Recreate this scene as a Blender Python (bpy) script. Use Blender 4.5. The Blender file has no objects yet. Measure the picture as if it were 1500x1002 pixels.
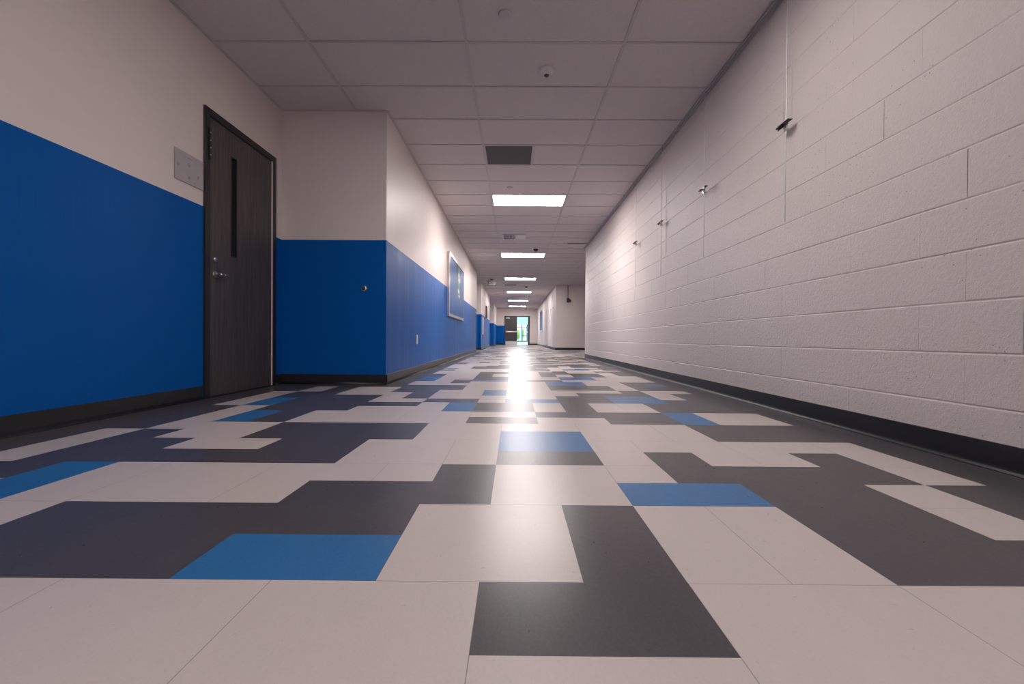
import bpy, bmesh, math, random
from mathutils import Matrix, Vector

S = bpy.context.scene
COL = S.collection
rnd = random.Random(7)

# ------------------------------------------------------------------ camera
F_PX = 656.738
cam_d = bpy.data.cameras.new('camera')
cam_d.sensor_fit = 'HORIZONTAL'
cam_d.sensor_width = 36.0
cam_d.lens = F_PX * 36.0 / 1500.0
cam_d.clip_start = 0.02
cam_d.clip_end = 300
cam = bpy.data.objects.new('camera', cam_d)
COL.objects.link(cam)
R_ = Vector((0.99996877, 0.00450967, 0.00648976))
U_ = Vector((-0.0065241, 0.00764074, 0.99994953))
W_ = Vector((-0.00445985, 0.99996064, -0.00766992))
cam.matrix_world = Matrix((
    (R_.x, U_.x, -W_.x, 0.0),
    (R_.y, U_.y, -W_.y, 0.0),
    (R_.z, U_.z, -W_.z, 0.47466),
    (0, 0, 0, 1)))
S.camera = cam

# ------------------------------------------------------------------ world / exposure
world = bpy.data.worlds.new('sky')
S.world = world
world.use_nodes = True
bg = world.node_tree.nodes['Background']
bg.inputs['Color'].default_value = (0.84, 0.94, 1.0, 1)
bg.inputs['Strength'].default_value = 1.5
S.view_settings.view_transform = 'Standard'
S.view_settings.look = 'None'
S.view_settings.gamma = 1.0
S.view_settings.exposure = 1.13
S.view_settings.use_curve_mapping = False
LAMP = 21.0                      # radiance of the ceiling light lenses
LAMP_COL = (1.0, 0.925, 0.90)

CH = 2.7534                      # ceiling height
GX, GY, GW, GD = -1.60154, 3.475, 1.2192, 0.6096   # ceiling grid
BLUE_TOP = 1.46
XR = 1.785                       # right wall face

# ------------------------------------------------------------------ material helpers
def nmat(name):
    m = bpy.data.materials.new(name)
    m.use_nodes = True
    nt = m.node_tree
    b = nt.nodes['Principled BSDF']
    return m, nt, b

def N(nt, t, **kw):
    n = nt.nodes.new(t)
    for k, v in kw.items():
        setattr(n, k, v)
    return n

def math_n(nt, op, a, b=None, c=None):
    n = N(nt, 'ShaderNodeMath', operation=op)
    for i, v in enumerate((a, b, c)):
        if v is None:
            continue
        if isinstance(v, (int, float)):
            n.inputs[i].default_value = v
        else:
            nt.links.new(v, n.inputs[i])
    return n.outputs[0]

def mix_col(nt, fac, a, b, blend='MIX'):
    n = N(nt, 'ShaderNodeMix', data_type='RGBA', blend_type=blend)
    for s, v in ((n.inputs[0], fac), (n.inputs[6], a), (n.inputs[7], b)):
        if isinstance(v, (int, float)):
            s.default_value = v
        elif isinstance(v, tuple):
            s.default_value = (*v, 1) if len(v) == 3 else v
        else:
            nt.links.new(v, s)
    return n.outputs[2]

def coords(nt, scale=(1, 1, 1)):
    tc = N(nt, 'ShaderNodeTexCoord')
    mp = N(nt, 'ShaderNodeMapping')
    mp.inputs['Scale'].default_value = scale
    nt.links.new(tc.outputs['Object'], mp.inputs['Vector'])
    return mp.outputs[0]

def noise(nt, vec, scale, detail=3, rough=0.55):
    n = N(nt, 'ShaderNodeTexNoise')
    n.inputs['Scale'].default_value = scale
    n.inputs['Detail'].default_value = detail
    n.inputs['Roughness'].default_value = rough
    nt.links.new(vec, n.inputs['Vector'])
    return n.outputs['Fac']

def bump(nt, b, h, strength=0.3, dist=0.002):
    n = N(nt, 'ShaderNodeBump')
    n.inputs['Strength'].default_value = strength
    n.inputs['Distance'].default_value = dist
    nt.links.new(h, n.inputs['Height'])
    nt.links.new(n.outputs[0], b.inputs['Normal'])

def simple(name, col, rough=0.5, metal=0.0, spec=0.5, nscale=40, var=0.06, bmp=0.0, stretch=(1, 1, 1), coat=0.0):
    m, nt, b = nmat(name)
    v = coords(nt, stretch)
    f = noise(nt, v, nscale)
    lo = tuple(max(0, c * (1 - var)) for c in col)
    hi = tuple(min(1, c * (1 + var)) for c in col)
    nt.links.new(mix_col(nt, f, lo, hi), b.inputs['Base Color'])
    b.inputs['Roughness'].default_value = rough
    b.inputs['Metallic'].default_value = metal
    b.inputs['Specular IOR Level'].default_value = spec
    b.inputs['Coat Weight'].default_value = coat
    if bmp:
        bump(nt, b, f, bmp, 0.001)
    return m

def paint(name, col, rough=0.47, spec=0.5, ior=1.5):
    # rolled semi-gloss wall paint: faint vertical roller bands + fine stipple
    m, nt, b = nmat(name)
    v1 = coords(nt, (5.0, 5.0, 0.12))
    f1 = noise(nt, v1, 2.6, 4, 0.6)
    v2 = coords(nt)
    f2 = noise(nt, v2, 160, 2)
    f3 = noise(nt, v2, 1.3, 3)
    lo = tuple(c * 0.965 for c in col)
    hi = tuple(min(1, c * 1.03) for c in col)
    nt.links.new(mix_col(nt, f3, lo, hi), b.inputs['Base Color'])
    r = math_n(nt, 'MULTIPLY_ADD', f1, 0.22, rough - 0.11)
    nt.links.new(r, b.inputs['Roughness'])
    b.inputs['Specular IOR Level'].default_value = spec
    b.inputs['IOR'].default_value = ior
    hsum = math_n(nt, 'MULTIPLY_ADD', f1, 6.0, math_n(nt, 'MULTIPLY', f2, 0.35))
    bump(nt, b, hsum, 0.35, 0.0012)
    return m

WHITE = (0.66, 0.585, 0.56)
M_white = paint('wall_paint_white', WHITE)
M_blue = paint('wall_paint_blue', (0.001, 0.088, 0.350), 0.40, 0.35, 1.2)
M_base = simple('black_rubber_base', (0.012, 0.012, 0.014), 0.42, var=0.15)
M_frame = simple('dark_door_frame_paint', (0.016, 0.0145, 0.016), 0.4, var=0.1)
M_metal = simple('satin_nickel', (0.55, 0.53, 0.5), 0.28, 1.0)
M_alu = simple('aluminium', (0.62, 0.57, 0.55), 0.3, 1.0)
M_rail = simple('rail_aluminium', (0.46, 0.43, 0.43), 0.4, 0.6)
M_black = simple('black_plastic', (0.012, 0.012, 0.014), 0.35)
M_dark = simple('dark_grey_plastic', (0.05, 0.047, 0.05), 0.5)
M_cream = simple('ivory_plastic', (0.72, 0.66, 0.60), 0.35)
M_wplast = simple('white_plastic', (0.66, 0.62, 0.61), 0.4)
M_grid = simple('ceiling_grid_white', (0.50, 0.455, 0.46), 0.45)
M_rod = simple('clear_nylon_cord', (0.93, 0.91, 0.90), 0.12, 0.0, 1.0)
M_steel = simple('steel_kick_plate', (0.6, 0.58, 0.56), 0.25, 1.0)

def mk_ceiling():
    m, nt, b = nmat('acoustic_ceiling_tile')
    v = coords(nt)
    f = noise(nt, v, 55, 5, 0.7)
    g = noise(nt, v, 2.0, 2)
    vo = N(nt, 'ShaderNodeTexVoronoi')
    vo.inputs['Scale'].default_value = 140
    nt.links.new(v, vo.inputs['Vector'])
    c = mix_col(nt, f, (0.56, 0.505, 0.505), (0.68, 0.625, 0.62))
    c2 = mix_col(nt, math_n(nt, 'LESS_THAN', vo.outputs['Distance'], 0.16), c, (0.42, 0.38, 0.38))
    nt.links.new(c2, b.inputs['Base Color'])
    b.inputs['Roughness'].default_value = 0.92
    bump(nt, b, f, 0.6, 0.003)
    return m
M_tile = mk_ceiling()

def mk_block():
    m, nt, b = nmat('painted_concrete_block')
    v = coords(nt)
    f = noise(nt, v, 52, 6, 0.7)
    f2 = noise(nt, v, 190, 3, 0.6)
    vo = N(nt, 'ShaderNodeTexVoronoi')
    vo.inputs['Scale'].default_value = 34
    nt.links.new(v, vo.inputs['Vector'])
    patch = noise(nt, v, 3.0, 2)
    pit = math_n(nt, 'MULTIPLY', math_n(nt, 'LESS_THAN', vo.outputs['Distance'], 0.11),
                 math_n(nt, 'GREATER_THAN', patch, 0.52))
    c = mix_col(nt, noise(nt, v, 2.2, 3), tuple(x * 0.97 for x in WHITE), tuple(x * 1.03 for x in WHITE))
    nt.links.new(mix_col(nt, pit, c, (0.36, 0.31, 0.29)), b.inputs['Base Color'])
    b.inputs['Roughness'].default_value = 0.39
    h = math_n(nt, 'MULTIPLY_ADD', f2, 0.35, math_n(nt, 'MULTIPLY_ADD', pit, -1.5, f))
    bump(nt, b, h, 0.8, 0.006)
    return m
M_block = mk_block()

def mk_floor(name, col, col2, rough=0.30):
    m, nt, b = nmat(name)
    v = coords(nt)
    sep = N(nt, 'ShaderNodeSeparateXYZ')
    nt.links.new(v, sep.inputs[0])
    x, y = sep.outputs[0], sep.outputs[1]
    # seams: a pair of module rows per tile, joints every second module, offset band to band
    P = 0.4064
    yb = math_n(nt, 'DIVIDE', math_n(nt, 'ADD', y, -(0.66722 + 0.2032) + 40 * P), P)
    yf = math_n(nt, 'FRACT', yb)
    band = math_n(nt, 'FLOOR', yb)
    off = math_n(nt, 'MULTIPLY', math_n(nt, 'MODULO', math_n(nt, 'MULTIPLY', band, 7.0), 2.0), 0.5)
    xb = math_n(nt, 'ADD', math_n(nt, 'DIVIDE', math_n(nt, 'ADD', x, 0.06428 - 0.2032 + 40 * P), P), off)
    xf = math_n(nt, 'FRACT', xb)
    w = 0.0022
    def line(fr):
        return math_n(nt, 'MAXIMUM', math_n(nt, 'LESS_THAN', fr, w), math_n(nt, 'GREATER_THAN', fr, 1 - w))
    seam = math_n(nt, 'MAXIMUM', line(yf), line(xf))
    v2 = coords(nt, (1.0, 0.45, 1.0))
    fine = noise(nt, v2, 190, 5, 0.8)
    big = noise(nt, v2, 9, 4, 0.6)
    mixf = math_n(nt, 'ADD', math_n(nt, 'MULTIPLY', fine, 0.72), math_n(nt, 'MULTIPLY', big, 0.28))
    ramp = N(nt, 'ShaderNodeMapRange')
    ramp.inputs['From Min'].default_value = 0.31
    ramp.inputs['From Max'].default_value = 0.69
    nt.links.new(mixf, ramp.inputs['Value'])
    c = mix_col(nt, ramp.outputs[0], col, col2)
    smudge = noise(nt, v, 2.3, 5, 0.7)
    sm = N(nt, 'ShaderNodeMapRange')
    sm.inputs['From Min'].default_value = 0.62
    sm.inputs['From Max'].default_value = 0.8
    sm.inputs['To Max'].default_value = 0.35
    nt.links.new(smudge, sm.inputs['Value'])
    c = mix_col(nt, sm.outputs[0], c, tuple(k * 0.8 for k in col))
    c = mix_col(nt, math_n(nt, 'MULTIPLY', seam, 0.55), c, (0.05, 0.045, 0.045))
    nt.links.new(c, b.inputs['Base Color'])
    r = math_n(nt, 'MULTIPLY_ADD', noise(nt, v, 60, 3), 0.12, rough - 0.06)
    nt.links.new(r, b.inputs['Roughness'])
    b.inputs['Specular IOR Level'].default_value = 0.33
    bump(nt, b, noise(nt, v, 170, 3, 0.6), 0.14, 0.0012)
    return m
M_fw = mk_floor('floor_tile_light', (0.510, 0.453, 0.432), (0.570, 0.507, 0.485))
M_fd = mk_floor('floor_tile_charcoal', (0.050, 0.046, 0.052), (0.088, 0.081, 0.089))
M_fb = mk_floor('floor_tile_blue', (0.016, 0.115, 0.300), (0.035, 0.175, 0.40))

def mk_wood():
    m, nt, b = nmat('dark_stained_door_veneer')
    v = coords(nt, (14, 14, 0.7))
    f = noise(nt, v, 3.2, 6, 0.65)
    v2 = coords(nt, (60, 60, 2.0))
    g = noise(nt, v2, 4, 4, 0.7)
    mx = math_n(nt, 'ADD', math_n(nt, 'MULTIPLY', f, 0.6), math_n(nt, 'MULTIPLY', g, 0.4))
    ramp = N(nt, 'ShaderNodeMapRange')
    ramp.inputs['From Min'].default_value = 0.35
    ramp.inputs['From Max'].default_value = 0.65
    nt.links.new(mx, ramp.inputs['Value'])
    nt.links.new(mix_col(nt, ramp.outputs[0], (0.026, 0.021, 0.021), (0.105, 0.086, 0.084)), b.inputs['Base Color'])
    b.inputs['Roughness'].default_value = 0.42
    bump(nt, b, g, 0.15, 0.0006)
    return m
M_wood = mk_wood()

def mk_glass(name, tint, rough=0.0, mixw=0.0):
    m, nt, b = nmat(name)
    nt.links.new(mix_col(nt, noise(nt, coords(nt), 5), tint, tuple(min(1, c * 1.03) for c in tint)), b.inputs['Base Color'])
    b.inputs['Transmission Weight'].default_value = 1.0 - mixw
    b.inputs['Roughness'].default_value = rough
    b.inputs['IOR'].default_value = 1.45
    return m
M_glass_dark = simple('dark_vision_glass', (0.012, 0.012, 0.014), 0.08, spec=0.6)
M_acrylic = simple('frosted_clear_acrylic', (0.40, 0.37, 0.38), 0.22, spec=0.6, var=0.1, nscale=14)
M_mark = simple('grey_fixing_mark', (0.24, 0.225, 0.235), 0.5)
M_glass = mk_glass('clear_glass', (0.92, 0.98, 0.97))
M_teal = simple('teal_painted_metal', (0.0, 0.16, 0.24), 0.35)
M_canopy = simple('pale_blue_soffit', (0.62, 0.78, 0.92), 0.5)
M_conc = simple('walkway_concrete', (0.80, 0.80, 0.78), 0.25, nscale=6)
M_leaf = simple('hedge_green', (0.34, 0.62, 0.22), 0.6, nscale=9, var=0.6)
M_grass = simple('lawn_green', (0.30, 0.52, 0.18), 0.8, nscale=3, var=0.4)
M_bark = simple('bark', (0.12, 0.08, 0.05), 0.8)
M_leafdoor = simple('charcoal_door_paint', (0.040, 0.036, 0.038), 0.45)

def mk_emit(k=1.0):
    m = bpy.data.materials.new('lit_acrylic_lens')
    m.use_nodes = True
    nt = m.node_tree
    nt.nodes.clear()
    o = N(nt, 'ShaderNodeOutputMaterial')
    e = N(nt, 'ShaderNodeEmission')
    # prismatic lens: slightly weaker towards the ribs
    v = coords(nt, (1, 1, 1))
    sep = N(nt, 'ShaderNodeSeparateXYZ')
    nt.links.new(v, sep.inputs[0])
    wv = math_n(nt, 'MULTIPLY_ADD', math_n(nt, 'SINE', math_n(nt, 'MULTIPLY', sep.outputs[1], 420.0)), 0.05, 1.0)
    nt.links.new(math_n(nt, 'MULTIPLY', wv, LAMP * k), e.inputs['Strength'])
    e.inputs['Color'].default_value = (*LAMP_COL, 1)
    nt.links.new(e.outputs[0], o.inputs[0])
    return m
M_emit = mk_emit()
M_emit_dim = mk_emit(0.42)      # dimmed lens of the overhead light added to fill the near end

def mk_poster(name, art_glints):
    m, nt, b = nmat(name)
    v = coords(nt)
    sep = N(nt, 'ShaderNodeSeparateXYZ')
    nt.links.new(v, sep.inputs[0])
    y, z = sep.outputs[1], sep.outputs[2]
    c = mix_col(nt, noise(nt, v, 3.5, 3), (0.02, 0.10, 0.36), (0.045, 0.17, 0.48))
    if art_glints:
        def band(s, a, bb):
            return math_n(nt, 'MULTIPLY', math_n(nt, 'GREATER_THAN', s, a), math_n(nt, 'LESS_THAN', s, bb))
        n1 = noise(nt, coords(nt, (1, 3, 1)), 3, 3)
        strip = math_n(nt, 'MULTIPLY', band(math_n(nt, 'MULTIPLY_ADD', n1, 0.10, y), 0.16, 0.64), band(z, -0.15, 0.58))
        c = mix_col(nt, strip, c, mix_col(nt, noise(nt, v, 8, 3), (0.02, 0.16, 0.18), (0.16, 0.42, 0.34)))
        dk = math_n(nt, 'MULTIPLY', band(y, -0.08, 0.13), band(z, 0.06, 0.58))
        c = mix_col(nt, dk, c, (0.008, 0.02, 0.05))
        for (cy, cz, ry, rz) in ((0.32, 0.38, 0.10, 0.05), (0.40, 0.26, 0.17, 0.06), (0.30, 0.01, 0.15, 0.05), (0.42, -0.09, 0.17, 0.03)):  # white blobs: ceiling light reflections painted into the print colour
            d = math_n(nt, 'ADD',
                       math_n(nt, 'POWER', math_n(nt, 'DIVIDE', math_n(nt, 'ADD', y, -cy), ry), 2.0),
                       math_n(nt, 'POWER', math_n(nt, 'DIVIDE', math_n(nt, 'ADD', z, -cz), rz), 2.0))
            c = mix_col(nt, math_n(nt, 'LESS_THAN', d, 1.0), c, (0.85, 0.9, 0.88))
    nt.links.new(c, b.inputs['Base Color'])
    b.inputs['Roughness'].default_value = 0.38
    b.inputs['Specular IOR Level'].default_value = 0.3
    b.inputs['IOR'].default_value = 1.18
    return m
M_poster = mk_poster('blue_print_painted_glints', True)
M_poster2 = mk_poster('blue_board', False)

# ------------------------------------------------------------------ mesh helpers
def box(bm, x0, x1, y0, y1, z0, z1, mi=0, bevel=0.0):
    n0 = len(bm.verts)
    vs = [bm.verts.new((x, y, z)) for z in (z0, z1) for y in (y0, y1) for x in (x0, x1)]
    fs = []
    for q in ((0, 2, 3, 1), (4, 5, 7, 6), (0, 1, 5, 4), (2, 6, 7, 3), (0, 4, 6, 2), (1, 3, 7, 5)):
        f = bm.faces.new([vs[i] for i in q])
        f.material_index = mi
        fs.append(f)
    if bevel:
        es = list({e for f in fs for e in f.edges})
        r = bmesh.ops.bevel(bm, geom=es, offset=bevel, segments=2, profile=0.6, affect='EDGES')
        for f in r['faces']:
            f.material_index = mi

def cyl(bm, p0, p1, r0, r1=None, seg=20, mi=0, cap=True):
    r1 = r0 if r1 is None else r1
    p0, p1 = Vector(p0), Vector(p1)
    d = (p1 - p0).normalized()
    a = d.orthogonal().normalized()
    b = d.cross(a)
    rings = []
    for p, r in ((p0, r0), (p1, r1)):
        rings.append([bm.verts.new(p + (a * math.cos(t) + b * math.sin(t)) * r)
                      for t in (2 * math.pi * k / seg for k in range(seg))])
    for k in range(seg):
        f = bm.faces.new((rings[0][k], rings[0][(k + 1) % seg], rings[1][(k + 1) % seg], rings[1][k]))
        f.material_index = mi
        f.smooth = True
    if cap:
        bm.faces.new(list(reversed(rings[0]))).material_index = mi
        bm.faces.new(rings[1]).material_index = mi

def lathe(bm, prof, axis='Z', seg=28, mi=0, smooth=True):
    """prof: list of (radius, height); axis Z or -Y"""
    rings = []
    for r, h in prof:
        ring = []
        if r < 1e-6:
            ring = [bm.verts.new((0, 0, h) if axis == 'Z' else (0, h, 0))]
        else:
            for k in range(seg):
                t = 2 * math.pi * k / seg
                c, s = r * math.cos(t), r * math.sin(t)
                ring.append(bm.verts.new((c, s, h) if axis == 'Z' else (c, h, s)))
        rings.append(ring)
    for a, b in zip(rings, rings[1:]):
        for k in range(seg):
            k2 = (k + 1) % seg
            if len(a) == 1 and len(b) == 1:
                continue
            if len(a) == 1:
                f = bm.faces.new((a[0], b[k], b[k2]))
            elif len(b) == 1:
                f = bm.faces.new((a[k], a[k2], b[0]))
            else:
                f = bm.faces.new((a[k], a[k2], b[k2], b[k]))
            f.smooth = smooth
            f.material_index = mi

def obj(name, bm, mats, parent=None, loc=None, recalc=True):
    if recalc:
        bmesh.ops.recalc_face_normals(bm, faces=bm.faces)
    me = bpy.data.meshes.new(name)
    bm.to_mesh(me)
    bm.free()
    for m in (mats if isinstance(mats, (list, tuple)) else [mats]):
        me.materials.append(m)
    o = bpy.data.objects.new(name, me)
    COL.objects.link(o)
    if parent:
        o.parent = parent
    if loc:
        o.location = loc
    return o

def empty(name, loc=(0, 0, 0), rz=0.0):
    o = bpy.data.objects.new(name, None)
    o.empty_display_size = 0.1
    o.location = loc
    o.rotation_euler = (0, 0, rz)
    COL.objects.link(o)
    return o

def tag(o, label=None, cat=None, group=None, kind=None):
    for k, v in (('label', label), ('category', cat), ('group', group), ('kind', kind)):
        if v:
            o[k] = v
    return o

def dup(root, loc, label=None, group=None):
    r = root.copy()
    COL.objects.link(r)
    r.location = loc
    if label:
        r['label'] = label
    if group:
        r['group'] = group
    for ch in list(root.children):
        c = ch.copy()
        COL.objects.link(c)
        c.parent = r
        for g in list(ch.children):
            d = g.copy()
            COL.objects.link(d)
            d.parent = c
    return r

def struct(name, bm, mats, parent=None):
    o = obj(name, bm, mats, parent)
    o['kind'] = 'structure'
    return o

# ------------------------------------------------------------------ floor
ROWS = ['WWWWWWWWWWWWWWWWWWWWWW', 'WWWWWWWWWWWWDDWWWWWWWW', 'DDDDDDDDDBBWWDWWDDDDDD', 'WWWWWWDDDDDWWDWWDDWDDD',
        'WWWWBWWWWDDDWWBBDDWDDD', 'DDDDBWWWWWWDWWWDDDDWDD', 'DDWDDDDDDWWWDDWDWWDWDD', 'DDWDDWWDDWWWBBWWWWWWDD',
        'DDWDWWDDDDWWBBWWWDDDDD', 'DDDWWWDDDDWWWWWWWDDDDD', 'DDDWBDWWWWWDDWWDDBWWDD', 'DDDWBDWWWWWWWDDDDBWWDD',
        'DDDWDDDWWWBDDWDWWDDDDD', 'DDWBDDDDDWBDDWDWWDDDDD', 'DDWBDDDWWDDWBBDDBBDDDD', 'DDWDDDDWDWWWWWDDBBWDDD',
        'DDWDDWWWDWWBWWWDDDWDDD', 'DDDWDWWDDWWBWWWWWDWWDD', 'DDDWDWWDDDWWWWDDDWDDDD', 'DDDDDDDDDDWWWWDDDWDDDD',
        'DDDDDDDWWWWWWWBBWWDBDD', 'DDDDDDDWWDWWWWBBWWDDDD', 'DDDDDDDBWDBBWDDWWWWWDD', 'DDDDDDDBWWDDWWWBBWWWDD',
        'DDDDDDDBWWDDWWWBBWWWDD', 'DDDDDDDDWWDWWWDWDDWWDD', 'DDDDDDDDWWDWWWDWDDWDDD', 'DDDDDDDWWWDDWWDDDDWDDD',
        'DDDDDDDWWWDDWWDDWWWDDD']
FX0, FY0, FM = -0.06428, 0.66722, 0.2032
I0, I1, J0, J1 = -14, 26, -33, 165
cells = {}
for j in range(J0, J1):
    for i in range(I0, I1):
        if -1 <= j < 28 and -12 <= i < 10:
            cells[i, j] = ROWS[j + 1][i + 12]
# beyond what can be read tile by tile: same kind of random blocks
for j in range(J0, J1):
    i = I0
    while i < I1:
        L = rnd.choice((1, 1, 2, 2, 3))
        hgt = rnd.choice((1, 1, 2))
        c = rnd.choices('WDB', (0.50, 0.41, 0.09))[0]
        for a in range(L):
            for h in range(hgt):
                ii, jj = i + a, j + h
                if ii < I1 and jj < J1 and (ii, jj) not in cells:
                    cc = c
                    if jj >= 19 and (ii <= -6 and jj < 72 or 8 <= ii <= 9 and jj < 52):
                        cc = 'D'
                    if jj < -1 and (ii <= -11 or ii >= 8):
                        cc = 'D'
                    cells[ii, jj] = cc
        i += L
bm = bmesh.new()
vg = {}
for j in range(J0, J1 + 1):
    for i in range(I0, I1 + 1):
        vg[i, j] = bm.verts.new((FX0 + FM * i, FY0 + FM * j, 0.0))
for (i, j), c in cells.items():
    f = bm.faces.new((vg[i, j], vg[i + 1, j], vg[i + 1, j + 1], vg[i, j + 1]))
    f.material_index = 'WDB'.index(c)
# slab under the tiles
box(bm, FX0 + FM * I0, FX0 + FM * I1, FY0 + FM * J0, FY0 + FM * J1, -0.15, -0.002, 1)
struct('floor', bm, [M_fw, M_fd, M_fb])

# ------------------------------------------------------------------ ceiling (tiles + tee grid), cut where fixtures sit
XC0, XC1, YC0, YC1 = -2.62, 5.2, -6.1, 34.2
TROF_ROWS = [6 + 8 * k for k in range(6)]
FILL_ROWS = [-2, -10, -15]  # unseen ceiling lights added to brighten the near end
vents = {(0, 3): 'return'}
def xl(i):
    return GX + GW * i
def yl(j):
    return GY + GD * j
bm = bmesh.new()
i_lo, i_hi = -1, 6
j_lo = int(math.floor((YC0 - GY) / GD))
j_hi = int(math.ceil((YC1 - GY) / GD))
ZT = CH + 0.007
for j in range(j_lo, j_hi):
    for i in range(i_lo, i_hi):
        x0, x1 = max(xl(i), XC0), min(xl(i + 1), XC1)
        y0, y1 = max(yl(j), YC0), min(yl(j + 1), YC1)
        if x1 <= x0 or y1 <= y0:
            continue
        if i == 1 and (j in TROF_ROWS or j in FILL_ROWS):
            continue
        if (i, j) == (1, 3):
            x0 = xl(1) + GW / 2
        dz = rnd.uniform(-0.0008, 0.0012)
        box(bm, x0, x1, y0, y1, ZT + dz, ZT + 0.018 + dz, 0)
# deck above, so that the plenum is closed
box(bm, XC0, XC1, YC0, YC1, CH + 0.30, CH + 0.34, 0)
tw = 0.012
for i in range(i_lo, i_hi + 1):
    if XC0 < xl(i) < XC1:
        box(bm, xl(i) - tw, xl(i) + tw, YC0, YC1, CH, CH + 0.006, 1)
for j in range(j_lo, j_hi + 1):
    if YC0 < yl(j) < YC1:
        for i in range(i_lo, i_hi):
            a, b_ = max(xl(i) + tw, XC0), min(xl(i + 1) - tw, XC1)
            if b_ > a:
                box(bm, a, b_, yl(j) - tw * 0.85, yl(j) + tw * 0.85, CH + 0.0005, CH + 0.006, 1)
box(bm, xl(1) + GW / 2 - tw, xl(1) + GW / 2 + tw, yl(3) + tw, yl(4) - tw, CH + 0.0005, CH + 0.006, 1)
# wall angle trims against the walls that reach the ceiling
for (x0, x1, y0, y1) in ((-2.355, -2.333, YC0, 4.53), (-2.333, -1.295, 4.508, 4.53), (-1.295, -1.273, 4.53, 15.4),
                         (-1.34, -1.318, 18.3, 24.5), (1.743, 1.765, 19.0, 34.1)):
    box(bm, x0, x1, y0, y1, CH - 0.001, CH + 0.006, 1)
struct('ceiling', bm, [M_tile, M_grid])

# thin dark joint strip across the ceiling at the end of the block wall
bm = bmesh.new()
box(bm, 1.25, 1.90, 10.690, 10.712, CH - 0.004, CH - 0.0005)
struct('trim_1', bm, M_black)

# ------------------------------------------------------------------ walls
ZW = CH + 0.02
def wain(bm, x0, x1, y0, y1, z0=0.0, z1=ZW):
    """box of wall, blue below BLUE_TOP, white above"""
    if z0 < BLUE_TOP:
        box(bm, x0, x1, y0, y1, z0, min(z1, BLUE_TOP), 1)
    if z1 > BLUE_TOP:
        box(bm, x0, x1, y0, y1, max(z0, BLUE_TOP), z1, 0)
XL = -2.355
DY0, DY1, DZ = 3.43, 4.355, 2.185     # rough opening of the near door
bm = bmesh.new()
wain(bm, XL - 0.14, XL, -6.0, DY0)
wain(bm, XL - 0.14, XL, DY1, 4.53)
wain(bm, XL - 0.14, XL, DY0, DY1, DZ, ZW)
struct('wall_left', bm, [M_white, M_blue])
bm = bmesh.new()
wain(bm, XL - 0.14, -1.295, 4.53, 4.67)
struct('wall_left_return', bm, [M_white, M_blue])
bm = bmesh.new()
wain(bm, -1.435, -1.295, 4.67, 15.4)
struct('wall_left_middle', bm, [M_white, M_blue])
bm = bmesh.new()
wain(bm, -2.54, -1.435, 15.26, 15.4)
wain(bm, -2.64, -2.54, 15.26, 18.44)
wain(bm, -2.54, -1.34, 18.3, 18.44)
struct('wall_left_alcove', bm, [M_white, M_blue])
bm = bmesh.new()
wain(bm, -1.48, -1.34, 18.44, 24.5)
struct('wall_left_far', bm, [M_white, M_blue])
bm = bmesh.new()
wain(bm, -2.54, -1.48, 24.36, 24.5)
wain(bm, -2.64, -2.54, 24.36, 29.14)
wain(bm, -2.54, -1.31, 29.0, 29.14)
wain(bm, -1.45, -1.31, 29.14, 34.1)
struct('wall_left_end', bm, [M_white, M_blue])
# end wall with the double doorway
EX0, EX1, EZ = -0.69, 1.135, 2.145
bm = bmesh.new()
wain(bm, -1.45, EX0, 34.1, 34.25)
box(bm, EX1, 1.93, 34.1, 34.25, 0, ZW, 0)
box(bm, EX0, EX1, 34.1, 34.25, EZ, ZW, 0)
struct('wall_end', bm, [M_white, M_blue])
# wall closing the hall behind the camera
bm = bmesh.new()
wain(bm, -2.6, 2.1, -6.15, -6.0)
struct('wall_back', bm, [M_white, M_blue])
# right far wall and recess
bm = bmesh.new()
box(bm, 1.765, 1.93, 19.0, 34.1, 0, ZW, 0)
struct('wall_right_far', bm, [M_white])

def blocks(bm, face, u0, u1, phase, z_first=0.0225, course=0.2032, length=0.4064, joint_at=None, ztop=ZW, seed=1):
    """running-bond block facing. face(u,z,d): d = depth behind the face"""
    rr = random.Random(seed)
    jh, jv, dp = 0.0060, 0.0018, 0.0036
    k = 0
    z = z_first - course
    while z < ztop:
        za, zb = max(z, 0.0), min(z + course, ztop)
        off = phase + (length / 2 if k % 2 else 0)
        n0 = math.floor((u0 - off) / length)
        u = off + n0 * length
        while u < u1:
            segs = [(max(u, u0), min(u + length, u1))]
            if joint_at and segs[0][0] < joint_at < segs[0][1]:
                a, b = segs[0]
                segs = [(a, joint_at - 0.004), (joint_at + 0.004, b)]
            for a, b in segs:
                if b - a < 0.02:
                    continue
                e = rr.uniform(0.0, 0.0012)
                zl, zh = za + jh, zb - jh
                dv = [0.0 if rr.random() < 0.45 else rr.uniform(0.0006, 0.0018) for _ in (0, 1)]
                us = (a, a + jv, b - jv, b)
                ds = (e + dv[0], e, e, e + dv[1])
                rows_ = [[bm.verts.new(face(uu, za, dp)) for uu in us],
                         [bm.verts.new(face(uu, zl, dd)) for uu, dd in zip(us, ds)],
                         [bm.verts.new(face(uu, zh, dd)) for uu, dd in zip(us, ds)],
                         [bm.verts.new(face(uu, zb, dp)) for uu in us]]
                for q in range(3):
                    for t in range(3):
                        bm.faces.new((rows_[q][t], rows_[q][t + 1], rows_[q + 1][t + 1], rows_[q + 1][t]))
            u += length
        z += course
        k += 1

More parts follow.
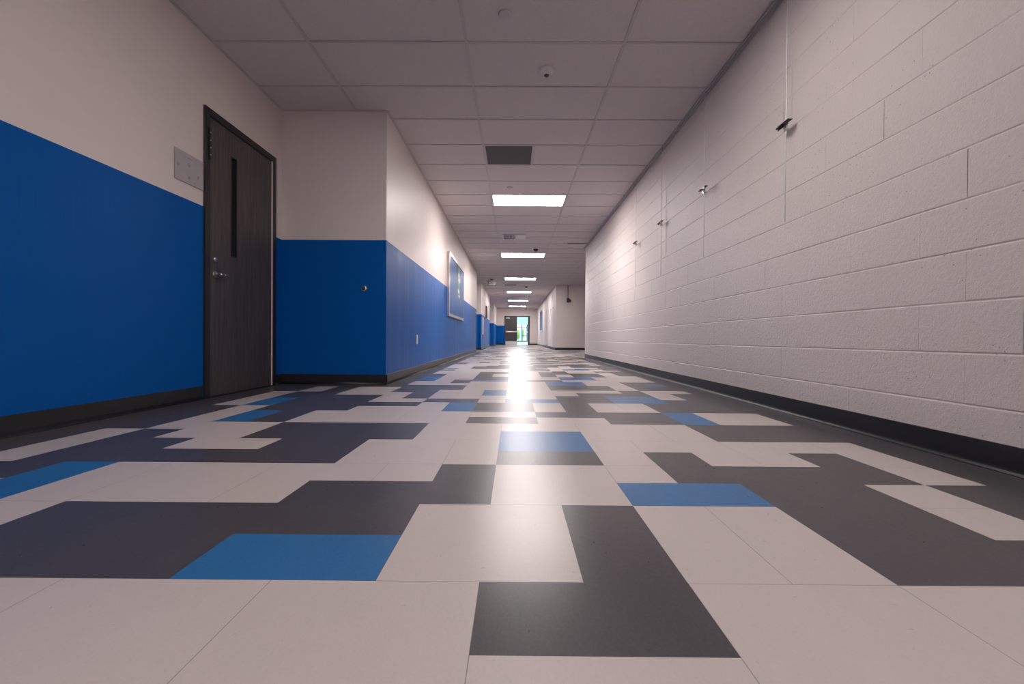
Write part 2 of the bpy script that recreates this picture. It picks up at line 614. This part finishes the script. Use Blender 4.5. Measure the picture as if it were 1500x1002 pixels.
bm = bmesh.new()
blocks(bm, lambda u, z, d: (XR + d, u, z), -6.0, 11.3, 1.783, joint_at=5.30, seed=3)
bmesh.ops.recalc_face_normals(bm, faces=bm.faces)
for f in bm.faces:
    if f.normal.x > 0.5:
        f.normal_flip()
box(bm, XR + 0.0055, XR + 0.20, -6.0, 11.295, 0, ZW)
o = obj('wall_right', bm, M_block, recalc=False)
o['kind'] = 'structure'
bm = bmesh.new()
blocks(bm, lambda u, z, d: (u, 19.0 + d, z), 1.93, 5.0, 0.1, seed=5)
box(bm, 1.93, 5.0, 19.0055, 19.15, 0, ZW)
box(bm, 5.0, 5.15, 11.15, 19.15, 0, ZW)
box(bm, XR + 0.20, 5.0, 11.15, 11.295, 0, ZW)
o = struct('wall_right_recess', bm, M_block)

# ------------------------------------------------------------------ rubber base with cove toe
def base_run(bm, p0, p1, nrm):
    """p0->p1 along the wall face at floor, nrm points into the room"""
    p0, p1, n = Vector((*p0, 0)), Vector((*p1, 0)), Vector((*nrm, 0))
    prof = [(0.0, 0.1016), (0.0032, 0.0995), (0.0036, 0.022), (0.0050, 0.012), (0.0085, 0.006), (0.0145, 0.0032), (0.0160, 0.0005), (0.0, 0.0005)]
    ra = [bm.verts.new(p0 + n * d + Vector((0, 0, z))) for d, z in prof]
    rb = [bm.verts.new(p1 + n * d + Vector((0, 0, z))) for d, z in prof]
    for k in range(len(prof)):
        k2 = (k + 1) % len(prof)
        f = bm.faces.new((ra[k], ra[k2], rb[k2], rb[k]))
        f.smooth = 2 <= k <= 5
    bm.faces.new(ra)
    bm.faces.new(list(reversed(rb)))
for nm, runs in (
    ('baseboard_left', [((XL, -6.0), (XL, 3.375), (1, 0)), ((XL, 4.41), (XL, 4.53), (1, 0)),
                        ((XL, 4.53), (-1.279, 4.53), (0, -1)), ((-1.295, 4.514), (-1.295, 15.4), (1, 0))]),
    ('baseboard_left_far', [((-2.54, 18.3), (-1.324, 18.3), (0, -1)), ((-1.34, 18.284), (-1.34, 24.5), (1, 0)),
                            ((-2.54, 29.0), (-1.294, 29.0), (0, -1)), ((-1.31, 28.984), (-1.31, 34.1), (1, 0))]),
    ('baseboard_right', [((XR, -6.0), (XR, 11.3), (-1, 0))]),
    ('baseboard_right_far', [((5.0, 19.0), (1.749, 19.0), (0, -1)), ((1.765, 18.984), (1.765, 34.1), (-1, 0))]),
    ('baseboard_end', [((-1.31, 34.1), (-0.745, 34.1), (0, -1)), ((1.19, 34.1), (1.765, 34.1), (0, -1))]),
):
    bm = bmesh.new()
    for a, b, n in runs:
        base_run(bm, a, b, n)
    struct(nm, bm, M_base)

# ------------------------------------------------------------------ near door
D = empty('door_1', (XL, 3.385, 0))
D['kind'] = 'structure'
W = 1.01                                     # outside width of the frame
bm = bmesh.new()
fw = 0.055
for (a, b, z0, z1) in ((0, fw, 0, 2.225), (W - fw, W, 0, 2.225), (fw, W - fw, 2.17, 2.225)):
    box(bm, -0.145, 0.018, a, b, z0, z1)
box(bm, -0.06, -0.035, fw, fw + 0.012, 0, 2.17)
box(bm, -0.06, -0.035, W - fw - 0.012, W - fw, 0, 2.17)
bmesh.ops.bevel(bm, geom=bm.edges[:], offset=0.0015, segments=1, affect='EDGES')
obj('door_frame', bm, M_frame, D)
# leaf, with a slot for the narrow vision panel
y0, y1, gz0, gz1 = 0.322, 0.400, 1.140, 1.968
ly0, ly1 = fw + 0.004, W - fw - 0.016
lx0, lx1 = -0.036, 0.006
bm = bmesh.new()
box(bm, lx0, lx1, ly0, y0, 0.012, 2.166)
box(bm, lx0, lx1, y1, ly1, 0.012, 2.166)
box(bm, lx0, lx1, y0, y1, 0.012, gz0)
box(bm, lx0, lx1, y0, y1, gz1, 2.166)
leaf = obj('door_leaf', bm, M_wood, D)
bm = bmesh.new()
for (a, b, c, d) in ((y0, y0 + 0.007, gz0, gz1), (y1 - 0.007, y1, gz0, gz1), (y0 + 0.007, y1 - 0.007, gz0, gz0 + 0.007), (y0 + 0.007, y1 - 0.007, gz1 - 0.007, gz1)):
    box(bm, lx0, lx1 + 0.003, a, b, c, d)
obj('vision_frame', bm, M_frame, leaf)
bm = bmesh.new()
box(bm, -0.020, -0.012, y0 + 0.007, y1 - 0.007, gz0 + 0.007, gz1 - 0.007)
tag(obj('vision_glass', bm, M_glass_dark, leaf), 'narrow dark glass vision panel')
# pale seal in the far jamb gap
bm = bmesh.new()
box(bm, -0.006, 0.012, W - fw - 0.014, W - fw - 0.001, 0.01, 2.168)
tag(obj('weather_seal', bm, M_cream, D), 'pale seal strip in the far jamb')
# lever handle, rose and deadbolt
bm = bmesh.new()
cyl(bm, (lx1, 0.118, 0.962), (lx1 + 0.010, 0.118, 0.962), 0.027, 0.025)
cyl(bm, (lx1 + 0.010, 0.118, 0.962), (lx1 + 0.052, 0.118, 0.962), 0.011)
pts = [Vector((lx1 + 0.048, 0.106, 0.962)), Vector((lx1 + 0.052, 0.15, 0.963)), Vector((lx1 + 0.050, 0.195, 0.960)), Vector((lx1 + 0.040, 0.232, 0.956))]
rad = [0.011, 0.0105, 0.0095, 0.008]
for k in range(3):
    cyl(bm, pts[k], pts[k + 1], rad[k], rad[k + 1])
obj('lever_handle', bm, M_metal, leaf)
bm = bmesh.new()
cyl(bm, (lx1, 0.120, 1.078), (lx1 + 0.014, 0.120, 1.078), 0.024, 0.020)
cyl(bm, (lx1 + 0.014, 0.120, 1.078), (lx1 + 0.018, 0.120, 1.078), 0.010)
obj('deadbolt', bm, M_metal, leaf)
# hold-open strip with bright studs on the near jamb
bm = bmesh.new()
box(bm, 0.018, 0.024, 0.034, 0.053, 1.83, 2.07)
strip = obj('jamb_strip', bm, M_black, D)
for zc in (1.865, 1.92, 1.975, 2.035):
    bm = bmesh.new()
    cyl(bm, (0.024, 0.0435, zc), (0.029, 0.0435, zc), 0.0065, seg=14)
    obj('stud', bm, M_metal, strip)
bm = bmesh.new()
box(bm, -0.14, 0.016, fw, W - fw, 0.0005, 0.009)
obj('threshold', bm, M_frame, D)
# closed dark room side behind the door
bm = bmesh.new()
box(bm, -0.30, -0.16, -0.05, W + 0.05, 0, 2.4)
obj('door_backing', bm, M_black, D)

# ------------------------------------------------------------------ acrylic sign plate beside the door
P = empty('sign_plate', (XL, 3.092, 1.572))
tag(P, 'frosted clear acrylic sign plate on the wall beside the dark wooden door', 'sign')
bm = bmesh.new()
box(bm, 0.003, 0.009, 0, 0.284, 0, 0.213, bevel=0.001)
obj('plate', bm, M_acrylic, P)
bm = bmesh.new()
box(bm, 0.009, 0.0095, 0.115, 0.165, 0.178, 0.185)
obj('printed_line', bm, M_mark, P)
for (a, z) in ((0.135, 0.135), (0.135, 0.045), (0.228, 0.078), (0.026, 0.105)):
    bm = bmesh.new()
    box(bm, 0.009, 0.0098, a - 0.010, a + 0.010, z - 0.011, z + 0.011)
    box(bm, 0.0098, 0.0101, a - 0.004, a + 0.004, z - 0.011, z + 0.004)
    obj('printed_symbol', bm, M_mark, P)

# ------------------------------------------------------------------ wall bumper
B = empty('door_bumper', (-1.517, 4.53, 0.969))
tag(B, 'round metal door bumper with dark centre on the blue return wall', 'door stop')
bm = bmesh.new()
lathe(bm, [(0.0, 0.0), (0.033, 0.0), (0.033, -0.004), (0.028, -0.016), (0.020, -0.024), (0.018, -0.022), (0.0, -0.020)], axis='Y')
obj('metal_cup', bm, M_metal, B)
bm = bmesh.new()
lathe(bm, [(0.0175, -0.020), (0.016, -0.028), (0.010, -0.033), (0.0, -0.034)], axis='Y')
obj('rubber_tip', bm, M_black, B)

# ------------------------------------------------------------------ outlet
O = empty('power_outlet', (-1.295, 5.975, 0.455))
tag(O, 'ivory wall outlet plate low on the blue corridor wall', 'outlet')
bm = bmesh.new()
box(bm, 0, 0.006, -0.038, 0.038, -0.062, 0.062, bevel=0.002)
obj('cover_plate', bm, M_cream, O)
for z in (-0.021, 0.021):
    bm = bmesh.new()
    box(bm, 0.006, 0.008, -0.016, 0.016, z - 0.014, z + 0.014, bevel=0.0008)
    s = obj('socket', bm, M_cream, O)
    bm = bmesh.new()
    box(bm, 0.008, 0.0083, -0.008, -0.005, z - 0.004, z + 0.008)
    box(bm, 0.008, 0.0083, 0.005, 0.008, z - 0.004, z + 0.008)
    obj('slot', bm, M_black, s)

# ------------------------------------------------------------------ framed display cases
def framed(name, x, yc, zc, w, h, side, mat, label, cat, fr=0.055, th=0.05):
    """side=+1: hangs on a left wall and looks to +x"""
    e = empty(name, (x, yc, zc))
    tag(e, label, cat)
    s = side
    def bx(bm, d0, d1, *r):
        box(bm, min(s * d0, s * d1), max(s * d0, s * d1), *r)
    bm = bmesh.new()
    hw, hh = w / 2, h / 2
    for r in ((-hw, hw, hh - fr, hh), (-hw, hw, -hh, -hh + fr), (-hw, -hw + fr, -hh + fr, hh - fr), (hw - fr, hw, -hh + fr, hh - fr)):
        bx(bm, 0, th, *r)
    bmesh.ops.bevel(bm, geom=bm.edges[:], offset=0.004, segments=2, affect='EDGES')
    obj('frame', bm, M_alu, e)
    bm = bmesh.new()
    bx(bm, 0.002, th - 0.015, -hw + fr, hw - fr, -hh + fr, hh - fr)
    obj('display_panel', bm, mat, e)
    return e
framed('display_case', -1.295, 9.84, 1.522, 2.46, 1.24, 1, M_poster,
       'silver framed blue display board with green picture and painted white light reflections on left wall', 'display board')
framed('display_case', 1.765, 28.65, 1.63, 2.75, 1.36, -1, M_poster2,
       'plain blue framed board far down the corridor on the right wall', 'display board')
framed('notice_panel', -1.34, 19.05, 1.02, 0.62, 0.75, 1, simple('white_notice', (0.8, 0.8, 0.82), 0.4),
       'white notice panel on the blue wall past the first alcove', 'notice board', 0.03, 0.03)
framed('dark_wall_panel', -1.34, 21.35, 1.73, 0.75, 0.56, 1, M_dark,
       'small dark framed panel high on the white wall past the notice panel', 'wall panel', 0.03, 0.05)
for o in bpy.data.objects:
    if o.name.startswith('dark_wall_panel'):
        for c in o.children:
            if c.name.startswith('frame'):
                c.data.materials.clear()
                c.data.materials.append(M_frame)

# ------------------------------------------------------------------ ceiling lights
def troffer():
    t = empty('ceiling_light', (0, 0, CH))
    t['category'] = 'ceiling light'
    w, d = GW / 2 - 0.014, GD / 2 - 0.014
    bm = bmesh.new()
    f = 0.016
    for r in ((-w, w, -d, -d + f), (-w, w, d - f, d), (-w, -w + f, -d + f, d - f), (w - f, w, -d + f, d - f)):
        box(bm, *r, 0.001, 0.014)
    obj('frame', bm, M_wplast, t)
    bm = bmesh.new()
    box(bm, -w + f, w - f, -d + f, d - f, 0.0045, 0.0085)
    obj('lens', bm, M_emit, t)
    bm = bmesh.new()
    box(bm, -w + f, w - f, -d + f, d - f, 0.012, 0.085)
    obj('housing', bm, M_wplast, t)
    return t
t0 = troffer()
xc = xl(1) + GW / 2
labs = ['large lit ceiling light nearest the camera, just past the dark square vent',
        'lit ceiling light second along the corridor, just beyond the first dome camera',
        'lit ceiling light third along the corridor, level with the exit sign',
        'lit ceiling light fourth along the corridor, between two dark ceiling grilles',
        'lit ceiling light fifth along the corridor, second from the end wall',
        'lit ceiling light farthest along the corridor, closest to the double doors']
for k, j in enumerate(TROF_ROWS):
    loc = (xc, yl(j) + GD / 2, CH)
    if k == 0:
        t0.location = loc
        t0['label'] = labs[0]
        t0['group'] = 'lit ceiling lights along the corridor'
    else:
        dup(t0, loc, labs[k])
for j in FILL_ROWS:
    t = dup(t0, (xc, yl(j) + GD / 2, CH), {-2: 'added dim fill light just overhead, above the top edge of the view',
            -10: 'added fill light behind the viewer, the nearer of two',
            -15: 'added fill light behind the viewer, the farther of two'}[j])
    if j == -2:
        for c_ in t.children:
            if c_.name.startswith('lens'):
                c_.data = c_.data.copy()
                c_.data.materials[0] = M_emit_dim

# ------------------------------------------------------------------ return grille (dark square)
V = empty('return_grille', (xl(1) + GW / 4, yl(3) + GD / 2, CH))
tag(V, 'dark grey square ceiling vent between the smoke sensor and first light', 'vent')
bm = bmesh.new()
hw, hd = GW / 4 - 0.013, GD / 2 - 0.013
f = 0.012
for r in ((-hw, hw, -hd, -hd + f), (-hw, hw, hd - f, hd), (-hw, -hw + f, -hd + f, hd - f), (hw - f, hw, -hd + f, hd - f)):
    box(bm, *r, 0.001, 0.012)
obj('frame', bm, M_grid, V)
def mk_perf():
    m, nt, b = nmat('perforated_dark_panel')
    v = coords(nt, (130, 130, 1))
    vo = N(nt, 'ShaderNodeTexVoronoi')
    vo.inputs['Scale'].default_value = 1.0
    vo.inputs['Randomness'].default_value = 0.0
    nt.links.new(v, vo.inputs['Vector'])
    c = mix_col(nt, math_n(nt, 'LESS_THAN', vo.outputs['Distance'], 0.3), (0.085, 0.078, 0.082), (0.012, 0.012, 0.012))
    nt.links.new(c, b.inputs['Base Color'])
    b.inputs['Roughness'].default_value = 0.6
    return m
bm = bmesh.new()
box(bm, -hw + f, hw - f, -hd + f, hd - f, 0.004, 0.007)
obj('perforated_panel', bm, mk_perf(), V)
bm = bmesh.new()
box(bm, -hw, hw, -hd, hd, 0.014, 0.12)
obj('plenum_box', bm, M_black, V)

# ------------------------------------------------------------------ louvred supply diffusers
def diffuser(w, d, side=0.0):
    e = empty('air_diffuser')
    e['category'] = 'vent'
    bm = bmesh.new()
    f = 0.022
    for r in ((-w / 2, w / 2, -d / 2, -d / 2 + f), (-w / 2, w / 2, d / 2 - f, d / 2), (-w / 2, -w / 2 + f, -d / 2 + f, d / 2 - f), (w / 2 - f, w / 2, -d / 2 + f, d / 2 - f)):
        box(bm, *r, -0.010, -0.0005)
    obj('frame', bm, M_wplast, e)
    bm = bmesh.new()
    box(bm, -w / 2 + f, w / 2 - f, -d / 2 + f, d / 2 - f, -0.003, -0.0008)
    obj('throat', bm, M_black, e)
    n = 7
    for k in range(n):
        x = -w / 2 + f + (k + 1) * (w - 2 * f) / (n + 1)
        bm = bmesh.new()
        box(bm, x - 0.003, x + 0.003, -d / 2 + f, d / 2 - f, -0.011, -0.003)
        obj('louvre', bm, M_grid, e)
    return e
d0 = diffuser(0.31, 0.44)
d0.location = (-0.115, 10.03, CH)
tag(d0, 'dark louvred air diffuser beside a white panel ahead of second light', 'vent')
bm = bmesh.new()
box(bm, -0.10, 0.10, -0.21, 0.21, -0.016, -0.0005, bevel=0.003)
pnl = obj('access_panel', bm, M_wplast, loc=(0.145, 10.03, CH))
tag(pnl, 'white square ceiling panel right of the nearest dark air diffuser', 'ceiling panel')
for (x, y, w, d, lab) in ((-0.17, 19.1, 0.55, 0.5, 'dark louvred air diffuser on the ceiling just past the third light'),
                          (-0.14, 25.25, 0.57, 0.5, 'dark louvred air diffuser on the ceiling between fourth and fifth lights'),
                          (-0.14, 30.4, 0.50, 0.4, 'dark louvred air diffuser on the ceiling just before the farthest light')):
    e = diffuser(w, d)
    e.location = (x, y, CH)
    tag(e, lab)

# ------------------------------------------------------------------ small ceiling devices
def disc(name, loc, label):
    bm = bmesh.new()
    lathe(bm, [(0.0, -0.006), (0.041, -0.006), (0.046, -0.004), (0.047, 0.004)], seg=36)
    o = obj(name, bm, M_wplast if 0 else M_grid, loc=loc)
    return tag(o, label, 'sprinkler cover', 'concealed sprinkler cover plates')
disc('sprinkler_cover', (-0.077, 3.17, CH), 'flat round sprinkler cover plate near the top edge of the ceiling')
disc('sprinkler_cover', (-0.076, 6.80, CH), 'flat round sprinkler cover plate just in front of the nearest light')
s = empty('ceiling_sensor', (0.262, 3.83, CH))
tag(s, 'white round ceiling occupancy sensor with dark eye on near tile', 'sensor')
bm = bmesh.new()
lathe(bm, [(0.066, 0.006), (0.066, -0.006), (0.060, -0.014), (0.040, -0.030), (0.027, -0.038), (0.0, -0.038)], seg=36)
obj('sensor_body', bm, M_wplast, s)
bm = bmesh.new()
lathe(bm, [(0.021, -0.038), (0.021, -0.044), (0.014, -0.050), (0.0, -0.052)], seg=24)
tag(obj('sensor_eye', bm, M_dark, s), 'dark sensor eye')
def dome(loc, label):
    e = empty('dome_camera', loc)
    tag(e, label, 'security camera', 'ceiling dome cameras')
    bm = bmesh.new()
    lathe(bm, [(0.080, 0.006), (0.082, -0.010), (0.076, -0.022), (0.062, -0.026)], seg=32)
    obj('trim_ring', bm, M_wplast, e)
    bm = bmesh.new()
    lathe(bm, [(0.066 * math.cos(a), -0.024 - 0.066 * math.sin(a)) for a in (k * math.pi / 16 for k in range(8))] + [(0.0, -0.090)], seg=32)
    tag(obj('smoked_dome', bm, M_black, e), 'black smoked dome')
dome((0.533, 11.30, CH), 'black dome camera on the ceiling just before the second light')
dome((0.515, 19.35, CH), 'small black dome camera on the ceiling just past the third light')

# ------------------------------------------------------------------ exit sign
X = empty('exit_sign', (-0.87, 17.3, CH))
tag(X, 'white hanging exit sign with dark border on left of ceiling', 'exit sign')
bm = bmesh.new()
box(bm, -0.05, 0.05, -0.03, 0.03, -0.030, -0.0005, bevel=0.004)
obj('ceiling_canopy', bm, M_dark, X)
bm = bmesh.new()
box(bm, -0.155, 0.155, -0.018, 0.018, -0.245, -0.030, bevel=0.005)
body = obj('sign_body', bm, M_dark, X)
bm = bmesh.new()
box(bm, -0.138, 0.138, -0.0215, -0.0185, -0.228, -0.047)
obj('sign_face', bm, simple('white_sign_face', (0.72, 0.70, 0.70), 0.4), body)
cu = bpy.data.curves.new('exit_text', 'FONT')
cu.body = 'EXIT'
cu.size = 0.135
cu.extrude = 0.001
cu.align_x = 'CENTER'
cu.align_y = 'CENTER'
tmp = bpy.data.objects.new('tmp_text', cu)
COL.objects.link(tmp)
bpy.context.view_layer.update()
me = bpy.data.meshes.new_from_object(tmp.evaluated_get(bpy.context.evaluated_depsgraph_get()))
bpy.data.objects.remove(tmp)
me.materials.clear()
me.materials.append(simple('exit_lettering', (0.10, 0.09, 0.09), 0.5))
me.transform(Matrix.Translation((0, -0.0225, -0.1375)) @ Matrix.Rotation(math.pi / 2, 4, 'X'))
tx = bpy.data.objects.new('lettering', me)
COL.objects.link(tx)
tx.parent = body

# ------------------------------------------------------------------ picture rail and hanging rods on the block wall
RX = 1.742
bm = bmesh.new()
box(bm, RX - 0.012, XR, -6.0, 11.25, CH - 0.004, CH - 0.001)
box(bm, RX - 0.012, RX - 0.009, -6.0, 11.25, CH - 0.013, CH - 0.004)
box(bm, RX + 0.009, RX + 0.012, -6.0, 11.25, CH - 0.013, CH - 0.004)
rail = obj('picture_rail', bm, M_rail)
tag(rail, 'long aluminium picture hanging rail along top of the block wall', 'picture rail')

def hanger(z_low=1.24, z_clip=1.86):
    e = empty('picture_hanger')
    e['category'] = 'picture hanger'
    bm = bmesh.new()
    cyl(bm, (0, 0, -0.030), (0, 0, z_low - CH), 0.0026, seg=10)
    obj('hanging_rod', bm, M_rod, e)
    bm = bmesh.new()
    cyl(bm, (0, -0.002, -0.034), (0, -0.002, -0.010), 0.009, 0.012, seg=16)
    cyl(bm, (-0.012, -0.012, -0.022), (0.004, -0.012, -0.022), 0.011, seg=16)
    obj('rail_glider', bm, M_rail, e)
    zc = z_clip - CH
    bm = bmesh.new()
    # angled black channel, long side parallel to the wall
    box(bm, -0.020, -0.016, -0.052, 0.058, zc - 0.014, zc + 0.018)
    box(bm, -0.016, 0.010, -0.052, 0.058, zc + 0.014, zc + 0.018)
    box(bm, -0.034, -0.020, -0.006, 0.058, zc - 0.002, zc + 0.002)
    tag(obj('clip_channel', bm, M_black, e), 'black clip channel')
    bm = bmesh.new()
    box(bm, -0.007, 0.007, -0.010, 0.008, zc - 0.036, zc + 0.013, bevel=0.002)
    cyl(bm, (-0.016, -0.001, zc - 0.024), (0.0, -0.001, zc - 0.024), 0.006, seg=14)
    box(bm, 0.002, 0.020, -0.004, 0.030, zc - 0.030, zc - 0.022)
    obj('slider', bm, M_metal, e)
    return e
h0 = hanger()
G = 'picture hangers on the near block wall'
HL = ['white rod hanger with large black clip, nearest on the block wall',
      'rod hanger second nearest on the block wall',
      'rod hanger third nearest on the block wall, just beyond the vertical joint',
      'rod hanger farthest along the near block wall']
for k, y in enumerate((2.905, 4.145, 5.35, 6.455)):
    if k == 0:
        h0.location = (RX, y, CH)
        tag(h0, HL[0], group=G)
    else:
        dup(h0, (RX, y, CH), HL[k])
RX2 = 1.735
bm = bmesh.new()
box(bm, RX2 - 0.012, 1.765, 19.02, 34.05, CH - 0.020, CH - 0.001)
rail2 = obj('picture_rail', bm, M_rail)
tag(rail2, 'thin picture rail along the far right corridor wall', 'picture rail')
FL = ['tiny picture hanger on the far right wall, first past the corner',
      'tiny picture hanger on the far right wall, second past the corner',
      'tiny picture hanger on the far right wall, third past the corner, before the blue board',
      'tiny picture hanger on the far right wall beyond the plain blue board']
for k, y in enumerate((20.0, 21.3, 22.7, 30.75)):
    dup(h0, (RX2, y, CH), FL[k], 'picture hangers on the far right wall')

# hanging box on the wall of the side recess
c = empty('wall_device', (2.27, 19.0, 0))
tag(c, 'small dark box at the end of a dark conduit in the right recess', 'wall box')
bm = bmesh.new()
cyl(bm, (0, -0.014, 2.20), (0, -0.014, CH - 0.002), 0.010, seg=12)
obj('conduit', bm, M_dark, c)
bm = bmesh.new()
box(bm, -0.055, 0.045, -0.075, -0.001, 2.02, 2.20, bevel=0.006)
obj('box_body', bm, M_dark, c)
bm = bmesh.new()
box(bm, 0.060, 0.115, -0.055, -0.001, 2.05, 2.15, bevel=0.004)
obj('side_unit', bm, M_dark, c)
bm = bmesh.new()
box(bm, 0.045, 0.060, -0.03, -0.001, 2.08, 2.11)
obj('connector', bm, M_metal, c)

# ------------------------------------------------------------------ double doors at the end
D2 = empty('door_2', (0, 34.1, 0))
D2['kind'] = 'structure'
bm = bmesh.new()
for r in ((EX0 - 0.05, EX0 + 0.02, 0, EZ + 0.05), (EX1 - 0.02, EX1 + 0.05, 0, EZ + 0.05), (EX0 + 0.02, EX1 - 0.02, EZ - 0.02, EZ + 0.05)):
    box(bm, r[0], r[1], -0.02, 0.17, r[2], r[3])
obj('door_frame', bm, M_frame, D2)
bm = bmesh.new()
LW = (EX1 - EX0 - 0.05) / 2
xm = EX0 + 0.022 + LW
box(bm, EX0 + 0.022, xm, 0.0, 0.045, 0.01, EZ - 0.022)
lf = obj('door_leaf', bm, M_leafdoor, D2)
bm = bmesh.new()
box(bm, EX0 + 0.07, xm - 0.01, -0.065, -0.03, 0.94, 1.03, bevel=0.006)
box(bm, EX0 + 0.06, EX0 + 0.14, -0.065, -0.001, 0.93, 1.04, bevel=0.006)
box(bm, xm - 0.09, xm - 0.01, -0.065, -0.001, 0.93, 1.05, bevel=0.006)
obj('push_bar', bm, M_alu, lf)
bm = bmesh.new()
box(bm, EX0 + 0.04, xm - 0.02, -0.002, -0.0005, 0.015, 0.27)
obj('kick_plate', bm, M_steel, lf)
bm = bmesh.new()
box(bm, EX0 + 0.08, EX0 + 0.36, -0.06, -0.001, 2.0, 2.065, bevel=0.006)
obj('door_closer', bm, M_alu, lf)
bm = bmesh.new()
xr = EX1 - 0.022
box(bm, xr - 0.045, xr, 0.05, 0.05 + LW, 0.01, EZ - 0.022)
rf = obj('door_leaf', bm, M_leafdoor, D2)
bm = bmesh.new()
box(bm, xr - 0.10, xr - 0.065, 0.09, 0.05 + LW - 0.05, 0.94, 1.03, bevel=0.006)
box(bm, xr - 0.066, xr - 0.046, 0.09, 0.17, 0.93, 1.04)
box(bm, xr - 0.066, xr - 0.046, LW - 0.10, LW - 0.02, 0.93, 1.04)
obj('push_bar', bm, M_alu, rf)

# ------------------------------------------------------------------ covered walkway and glazed entrance beyond
bm = bmesh.new()
box(bm, -4.5, 6.5, 34.25, 64.0, -0.12, 0.0)
w = struct('walkway', bm, M_conc)
bm = bmesh.new()
box(bm, -2.0, 3.2, 34.3, 63.9, 2.56, 2.68)
for k in range(15):
    y = 35.2 + k * 2.0
    box(bm, -2.0, 3.2, y, y + 0.16, 2.45, 2.56)
for x in (-1.98, 3.06):
    for k in range(6):
        y = 36.0 + k * 5.3
        cyl(bm, (x + 0.06, y, 0.0), (x + 0.06, y, 2.56), 0.06, seg=12)
cn = struct('trim_2', bm, M_canopy)
W1 = empty('window_1', (0, 64.0, 0))
W1['kind'] = 'structure'
bm = bmesh.new()
fx = [(-1.9, -1.78), (-0.7, -0.58), (0.34, 0.44), (1.05, 1.19), (1.76, 1.96), (3.0, 3.12)]
for a, b in fx:
    box(bm, a, b, 0, 0.12, 0, 2.56)
for a, b in zip(fx, fx[1:]):
    for z0, z1 in ((0.0, 0.17), (1.98, 2.12), (2.46, 2.56)):
        box(bm, a[1], b[0], 0.0, 0.12, z0, z1)
box(bm, 1.19, 1.76, 0.0, 0.12, 0.84, 0.96)
obj('window_frame', bm, M_teal, W1)
for a, b in zip(fx, fx[1:]):
    for z0, z1 in ((0.17, 1.98), (2.12, 2.46)):
        bm = bmesh.new()
        box(bm, a[1], b[0], 0.055, 0.063, z0, z1)
        obj('glass_pane', bm, M_glass, W1)
bm = bmesh.new()
box(bm, -60, 60, 34.3, 140, -0.30, -0.125)
g = struct('ground', bm, M_grass)

def shrub(loc, r, h, label, seed):
    rr = random.Random(seed)
    e = empty('shrub', loc)
    tag(e, label, 'shrub', 'shrubs beyond the glazed entrance')
    bm = bmesh.new()
    cyl(bm, (0, 0, 0), (0, 0, h * 0.5), 0.05, 0.03, seg=8)
    obj('trunk', bm, M_bark, e)
    bm = bmesh.new()
    for k in range(900):
        a, b_, q = rr.uniform(0, 6.283), rr.uniform(-1, 1), rr.random() ** 0.4
        s_ = math.sqrt(1 - b_ * b_)
        c_ = Vector((r * q * s_ * math.cos(a), r * q * s_ * math.sin(a), h * 0.62 + h * 0.42 * q * b_))
        u = Vector((rr.gauss(0, 1), rr.gauss(0, 1), rr.gauss(0, 1))).normalized() * 0.09
        v = u.orthogonal().normalized() * 0.05
        bm.faces.new([bm.verts.new(c_ + p) for p in (u, v, -u, -v)])
    obj('foliage', bm, M_leaf, e)
shrub((0.62, 68.0, -0.125), 0.30, 1.9, 'green shrub behind the glazing left of the teal door', 11)
shrub((1.32, 69.5, -0.125), 0.26, 2.1, 'green shrub seen through the teal framed glass door', 12)
